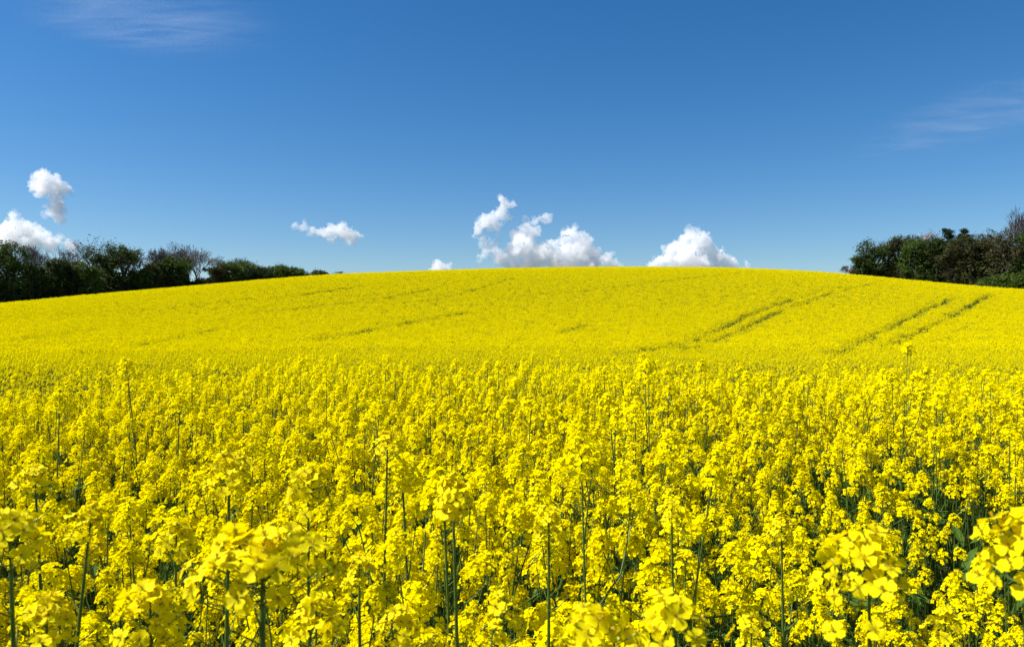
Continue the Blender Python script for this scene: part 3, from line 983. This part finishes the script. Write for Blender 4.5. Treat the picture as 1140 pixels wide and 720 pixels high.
# right
T('bare', 1035, 254, 36, D(1035, 24), F_PALE, 'tree with a pale blossoming crown behind the green trees of the right wood', GR_, leaf=.30, twigm=F_TWIG, bark=M_BARKG)
T('bare', 1016, 262, 30, D(1016, 22), F_TWIG, 'bare twiggy tree left of the pale blossoming crown', GR_, **BARE)
T('open', 1098, 252, 38, D(1098, 17), F_DARK, 'open branched tree with dark leaf tufts and blue sky gaps in the right wood', GR_, leaf=.35, twigm=F_TWIG)
T('bare', 1136, 230, 44, D(1136, 20), F_TWIG, 'tallest tree, bare and twiggy, at the right picture edge', GR_, seed=3, **BARE)
T('bare', 1162, 234, 44, D(1162, 18), F_TWIG, 'bare tree mostly outside the right picture edge', GR_, **BARE)
T('bare', 942, 295, 11, D(942, 8), F_TWIG, 'tiny bare sapling alone on the brow left of the right wood', GR_, leaf=0, twigm=F_TWIG, name='sapling', cat='sapling')
T('bare', 952, 296, 9, D(952, 8), F_TWIG, 'thin sapling touching the left side of the first round tree', GR_, leaf=.01, twigm=F_TWIG, name='sapling', cat='sapling')
T('round', 975, 268, 42, D(975, 9), F_DARK, 'round dark green tree at the left end of the right wood', GR_)
T('round', 962, 284, 24, D(962, 8), F_DARK, 'low rounded outer tree on the left flank of the right wood', GR_)
T('round', 999, 262, 34, D(999, 11), F_OLIVE, 'yellowish green tree with a pointed top, second from the left in the right wood', GR_)
T('round', 1020, 263, 36, D(1020, 10), F_MID, 'broad mid green tree below the pale blossoming crown', GR_)
T('round', 1043, 261, 32, D(1043, 11), F_DARK, 'dark green tree left of the pines', GR_)
T('pine', 1055, 256, 36, D(1055, 14), F_PINE, 'left one of the two dark pines in the right wood', GR_, name='pine_tree', cat='pine tree')
T('pine', 1074, 257, 32, D(1073, 15), F_PINE, 'right one of the two dark pines in the right wood', GR_, name='pine_tree', cat='pine tree', seed=77)
T('round', 1082, 261, 34, D(1082, 10), F_OLIVE, 'olive green tree right of the pines', GR_)
T('round', 1063, 270, 30, D(1063, 9), F_BROWN, 'brownish tree in front of the pines', GR_, leaf=.8)
T('round', 1103, 262, 32, D(1103, 13), F_BROWN, 'brown tree under the open branched crown', GR_, leaf=.7)
T('round', 1122, 254, 44, D(1122, 11), F_BROWN, 'russet brown broad tree left of the tallest bare tree', GR_, leaf=.9)
T('round', 1152, 254, 44, D(1152, 12), F_DARK, 'dark tree half cut by the right picture edge', GR_)
T('bush', 1100, 308, 30, D(1100, 6), F_MID, 'low green shrub at the left end of the bright shrub line on the right', GR_, name='bush', cat='bush')
T('bush', 1122, 304, 34, D(1122, 6), F_BRIGHT, 'bright green shrub along the field edge under the russet tree', GR_, name='bush', cat='bush')
T('bush', 1146, 301, 34, D(1146, 6), F_BRIGHT, 'bright green shrub cut by the right picture edge', GR_, name='bush', cat='bush')

def thicket(px0, px1, hfun, depth0, label, mat):
    mb = MB(); rr = random.Random(int(px0))
    n = int((px1 - px0) * 26)
    for i in range(n):
        px = rr.uniform(px0, px1); dd = D(px, depth0 + rr.uniform(0, 26))
        x = (px - 570) / FX * dd; z0 = tz(x, dd)
        h = hfun(px) * rr.uniform(.05, 1.0)
        leaf_quads(mb, Vector((x, dd, z0 + h)), 9, 1.1, .26, rr, 0)
    for i in range(int((px1 - px0) * .8)):
        px = rr.uniform(px0, px1); dd = D(px, depth0 + rr.uniform(0, 24)); x = (px - 570) / FX * dd; z0 = tz(x, dd)
        tube(mb, [(x, dd, z0), (x + rr.uniform(-.5, .5), dd, z0 + hfun(px) * .95)], [.14, .05], 5, 1)
    o = link('woodland_undergrowth', mb.mesh('woodland_undergrowth', [mat, M_BARK]))
    tag(o, label, 'undergrowth', kind='stuff')
thicket(-70, 345, lambda p: float(np.interp(p, [-70, 0, 100, 150, 161, 178, 205, 213, 234, 245, 345], [8, 8, 7, 6.0, 3.2, 5.2, 4.6, 2.0, 2.0, 3.6, 1.3])), 9, 'dark shrubby growth between the trunks of the left wood', F_DARK)
thicket(965, 1230, lambda p: float(np.interp(p, [965, 1000, 1060, 1230], [3.5, 6.5, 8, 8])), 10, 'dark shrubby growth between the trunks of the right wood', F_DARK)

# ------------------------------------------------------------------ clouds (real size, about 12 km away)
CD = 12000.0
def cloud_mat(name, dens):
    m, nt, out = new_mat(name)
    v = nt.nodes.new('ShaderNodeVolumeScatter')
    v.inputs['Color'].default_value = (.995, .995, .995, 1)
    v.inputs['Density'].default_value = dens
    v.inputs['Anisotropy'].default_value = 0.0
    nt.links.new(v.outputs[0], out.inputs['Volume'])
    try: m.cycles.homogeneous_volume = True
    except Exception: pass
    return m
M_CLOUD = cloud_mat('cloud_dense', .0056)
M_CLOUD2 = cloud_mat('cloud_thin', .0042)

M_FRINGE = cloud_mat('cloud_fringe', .0028)

def ico(sub):
    import bmesh
    bm = bmesh.new(); bmesh.ops.create_icosphere(bm, subdivisions=sub, radius=1.0)
    v = [x.co.copy() for x in bm.verts]; f = [tuple(q.index for q in x.verts) for x in bm.faces]
    bm.free(); return v, f
ICO = ico(2)
def cloud(blobs, label, mat, seed, dist=CD, voxel=1.0, spread=.8, squash=1.0, rough=1.0, kids=16, ks=(.28, .5), name='cloud'):
    """blobs: (px, py, radius px) of the main billows; smaller billows sprout on each, then all are fused"""
    k = dist / FX
    rr = random.Random(seed)
    cx = sum(b[0] for b in blobs) / len(blobs); cyy = sum(b[1] for b in blobs) / len(blobs)
    loc = Vector(((cx - 570) * k, dist, EYE + (362 - cyy) * k))
    mb = MB()
    def ball(c, r):
        sx = Matrix.Diagonal((1, 1, squash, 1))
        mb.v.extend([(c.x + p.x * r, c.y + p.y * r, c.z + p.z * r * squash) for p in ICO[0]])
        b = len(mb.v) - len(ICO[0])
        mb.f.extend([tuple(i + b for i in q) for q in ICO[1]]); mb.m.extend([0] * len(ICO[1]))
    for px, py, r in blobs:
        c = Vector(((px - cx) * k, rr.uniform(-1, 1) * spread * r * k, (cyy - py) * k)); rw = r * k
        ball(c, rw * .97)
        for j in range(kids):
            dv = Vector((rr.gauss(0, 1), rr.gauss(0, 1), rr.gauss(0, 1) + .35)).normalized()
            r2 = rw * rr.uniform(*ks)
            c2 = c + Vector((dv.x, dv.y, dv.z * squash)) * rw * .82
            ball(c2, r2)
            for _ in range(5):
                d2 = (Vector((rr.gauss(0, 1), rr.gauss(0, 1), rr.gauss(0, 1))) + dv).normalized()
                ball(c2 + d2 * r2 * .85, r2 * rr.uniform(.3, .55))
    tmp = bpy.data.objects.new('tmp', mb.mesh('tmp', [])); C.objects.link(tmp)
    rm = tmp.modifiers.new('r', 'REMESH'); rm.mode = 'VOXEL'; rm.voxel_size = voxel * k * .75
    dg = bpy.context.evaluated_depsgraph_get()
    me = bpy.data.meshes.new_from_object(tmp.evaluated_get(dg))
    bpy.data.objects.remove(tmp)
    n = len(me.vertices)
    nm = [v.normal.copy() for v in me.vertices]
    sc_ = 1.0 / (9 * k)
    for i, v in enumerate(me.vertices):
        p = v.co
        t = noise.turbulence(p * sc_ + Vector((seed, 0, 0)), 4, False, noise_basis='PERLIN_ORIGINAL')
        t2 = noise.turbulence(p * sc_ * 3.2 + Vector((seed, 5, 0)), 3, False, noise_basis='PERLIN_ORIGINAL')
        v.co = p + nm[i] * ((t - .24) * 4.4 + (t2 - .4) * 1.3) * k * rough
    fringe = me.copy(); fringe.name = 'mist_fringe'
    for i, v in enumerate(fringe.vertices):
        t = noise.turbulence(v.co * sc_ * .8 + Vector((seed, 9, 0)), 4, False, noise_basis='PERLIN_ORIGINAL')
        v.co = v.co + nm[i] * max(.2, 1.6 + (t - .35) * 9.0) * k
    fringe.materials.clear(); fringe.materials.append(M_FRINGE)
    me.materials.clear(); me.materials.append(mat)
    me.name = name
    o = link(name, me); o.location = loc
    link('mist_fringe', fringe, o)
    tag(o, label, 'cloud', 'white cumulus clouds over the hill')
    return o

cloud([(52, 199, 10), (42, 205, 9), (64, 207, 11), (72, 213, 8), (55, 211, 11), (38, 208, 6)], 'upright puffy cloud high at left, broad top over a narrow tail', M_CLOUD, 1)
cloud([(58, 224, 9), (64, 230, 10), (61, 238, 9), (67, 226, 8), (63, 243, 6)], 'faint hanging tail of mist under the high left cloud', M_CLOUD2, 2, rough=1.4)
cloud([(14, 256, 12), (30, 258, 12), (2, 262, 12), (16, 240, 5), (45, 266, 11), (60, 272, 10), (22, 248, 7), (76, 273, 7), (88, 276, 6), (10, 272, 12), (34, 274, 10), (55, 262, 5)], 'low white cloud bank behind the bare trees at far left', M_CLOUD, 3)
cloud([(330, 253, 6), (338, 254, 7), (347, 257, 6), (355, 259, 6), (364, 258, 8), (375, 257, 10), (386, 260, 10), (396, 262, 7), (368, 266, 6), (388, 268, 6)], 'small flat stretched cloud alone between the left wood and the middle', M_CLOUD2, 4, squash=.75, rough=.9)
cloud([(561, 226, 7), (568, 230, 6), (558, 236, 7), (549, 242, 8), (540, 247, 9), (534, 254, 7), (552, 251, 7), (564, 240, 5)], 'slanting puffy cloud, upper left of the large middle cumulus', M_CLOUD, 5)
cloud([(536, 268, 6), (545, 274, 8), (530, 263, 4), (555, 268, 5), (540, 284, 7), (553, 283, 7)], 'thin ragged mist between the slanting cloud and the large cumulus', M_CLOUD2, 6, rough=1.6, kids=10)
cloud([(583, 252, 8), (590, 258, 9), (579, 264, 9), (585, 274, 12), (572, 280, 12), (560, 288, 9), (600, 282, 13), (613, 279, 11), (577, 270, 11), (637, 261, 8), (646, 263, 7), (630, 270, 12), (648, 276, 13), (636, 286, 15), (660, 286, 12), (615, 290, 12), (674, 292, 9), (590, 293, 12), (687, 296, 6), (655, 298, 12), (570, 298, 10), (628, 300, 12)], 'large two peaked white cumulus rising behind the middle of the hill', M_CLOUD, 7)
cloud([(604, 242, 6), (598, 244, 5), (608, 246, 4)], 'tiny puff of cloud floating above the large middle cumulus', M_CLOUD2, 8)
cloud([(490, 296, 8), (484, 299, 7), (497, 299, 7), (489, 303, 8)], 'tiny white cloud dome just over the brow, left of the large cumulus', M_CLOUD, 9)
cloud([(771, 263, 8), (781, 263, 8), (764, 266, 8), (788, 268, 8), (755, 273, 8), (746, 280, 8), (772, 276, 12), (789, 277, 9), (803, 284, 8), (745, 288, 9), (760, 288, 13), (780, 289, 13), (797, 286, 9), (810, 292, 8), (735, 293, 8), (726, 298, 7), (820, 295, 7), (829, 299, 6), (773, 299, 14), (750, 299, 10), (800, 299, 10)], 'white cauliflower cumulus right of the large one, on the brow', M_CLOUD, 10)

def cirrus(cx, cyp, wpx, hpx, alt, dens, rot, label, seed, thick=260.0):
    """thin high veil: a shallow volume with streaky density"""
    t = (362 - cyp) / FX
    y = (alt - EYE) / t; x = (cx - 570) / FX * y
    W = wpx / FX * y
    t0, t1 = (362 - cyp + hpx / 2) / FX, (362 - cyp - hpx / 2) / FX
    Dp = alt / t1 - alt / t0
    m, nt, out = new_mat('cirrus_%d' % seed)
    N, L = nt.nodes, nt.links
    tcn = N.new('ShaderNodeTexCoord')
    mp = N.new('ShaderNodeMapping'); mp.inputs['Rotation'].default_value = (0, 0, rot); mp.inputs['Scale'].default_value = (1.2, 5.5, 1.0); mp.inputs['Location'].default_value = (seed * 3.1, 0, 0)
    L.new(tcn.outputs['Object'], mp.inputs['Vector'])
    nz = N.new('ShaderNodeTexNoise'); nz.inputs['Scale'].default_value = 1.6; nz.inputs['Detail'].default_value = 6; nz.inputs['Roughness'].default_value = .6; nz.inputs['Distortion'].default_value = .5
    L.new(mp.outputs[0], nz.inputs['Vector'])
    mr = N.new('ShaderNodeMapRange'); mr.inputs[1].default_value = .42; mr.inputs[2].default_value = .80
    L.new(nz.outputs[0], mr.inputs[0])
    ln = N.new('ShaderNodeVectorMath'); ln.operation = 'LENGTH'; L.new(tcn.outputs['Object'], ln.inputs[0])
    fo = N.new('ShaderNodeMapRange'); fo.interpolation_type = 'SMOOTHSTEP'; fo.inputs[1].default_value = 1.0; fo.inputs[2].default_value = .2
    L.new(ln.outputs['Value'], fo.inputs[0])
    m1 = N.new('ShaderNodeMath'); m1.operation = 'MULTIPLY'; L.new(mr.outputs[0], m1.inputs[0]); L.new(fo.outputs[0], m1.inputs[1])
    m2 = N.new('ShaderNodeMath'); m2.operation = 'MULTIPLY'; L.new(m1.outputs[0], m2.inputs[0]); m2.inputs[1].default_value = dens
    v = N.new('ShaderNodeVolumeScatter'); v.inputs['Color'].default_value = (1, 1, 1, 1); v.inputs['Anisotropy'].default_value = .2
    L.new(m2.outputs[0], v.inputs['Density']); L.new(v.outputs[0], out.inputs['Volume'])
    vv, ff = ico(3)
    me = bpy.data.meshes.new('cirrus_cloud'); me.from_pydata([tuple(p) for p in vv], [], ff); me.materials.append(m)
    o = link('cirrus_cloud', me); o.location = (x, y, alt); o.scale = (W / 2, Dp / 2, thick)
    tag(o, label, 'cloud', 'thin high clouds')
cirrus(165, 22, 330, 110, 7000, .0004, .25, 'faint white veil of high cloud in the upper left sky', 1)
cirrus(1088, 130, 230, 130, 6500, .00025, -.35, 'faint streaky veil of high cloud near the right picture edge', 2)
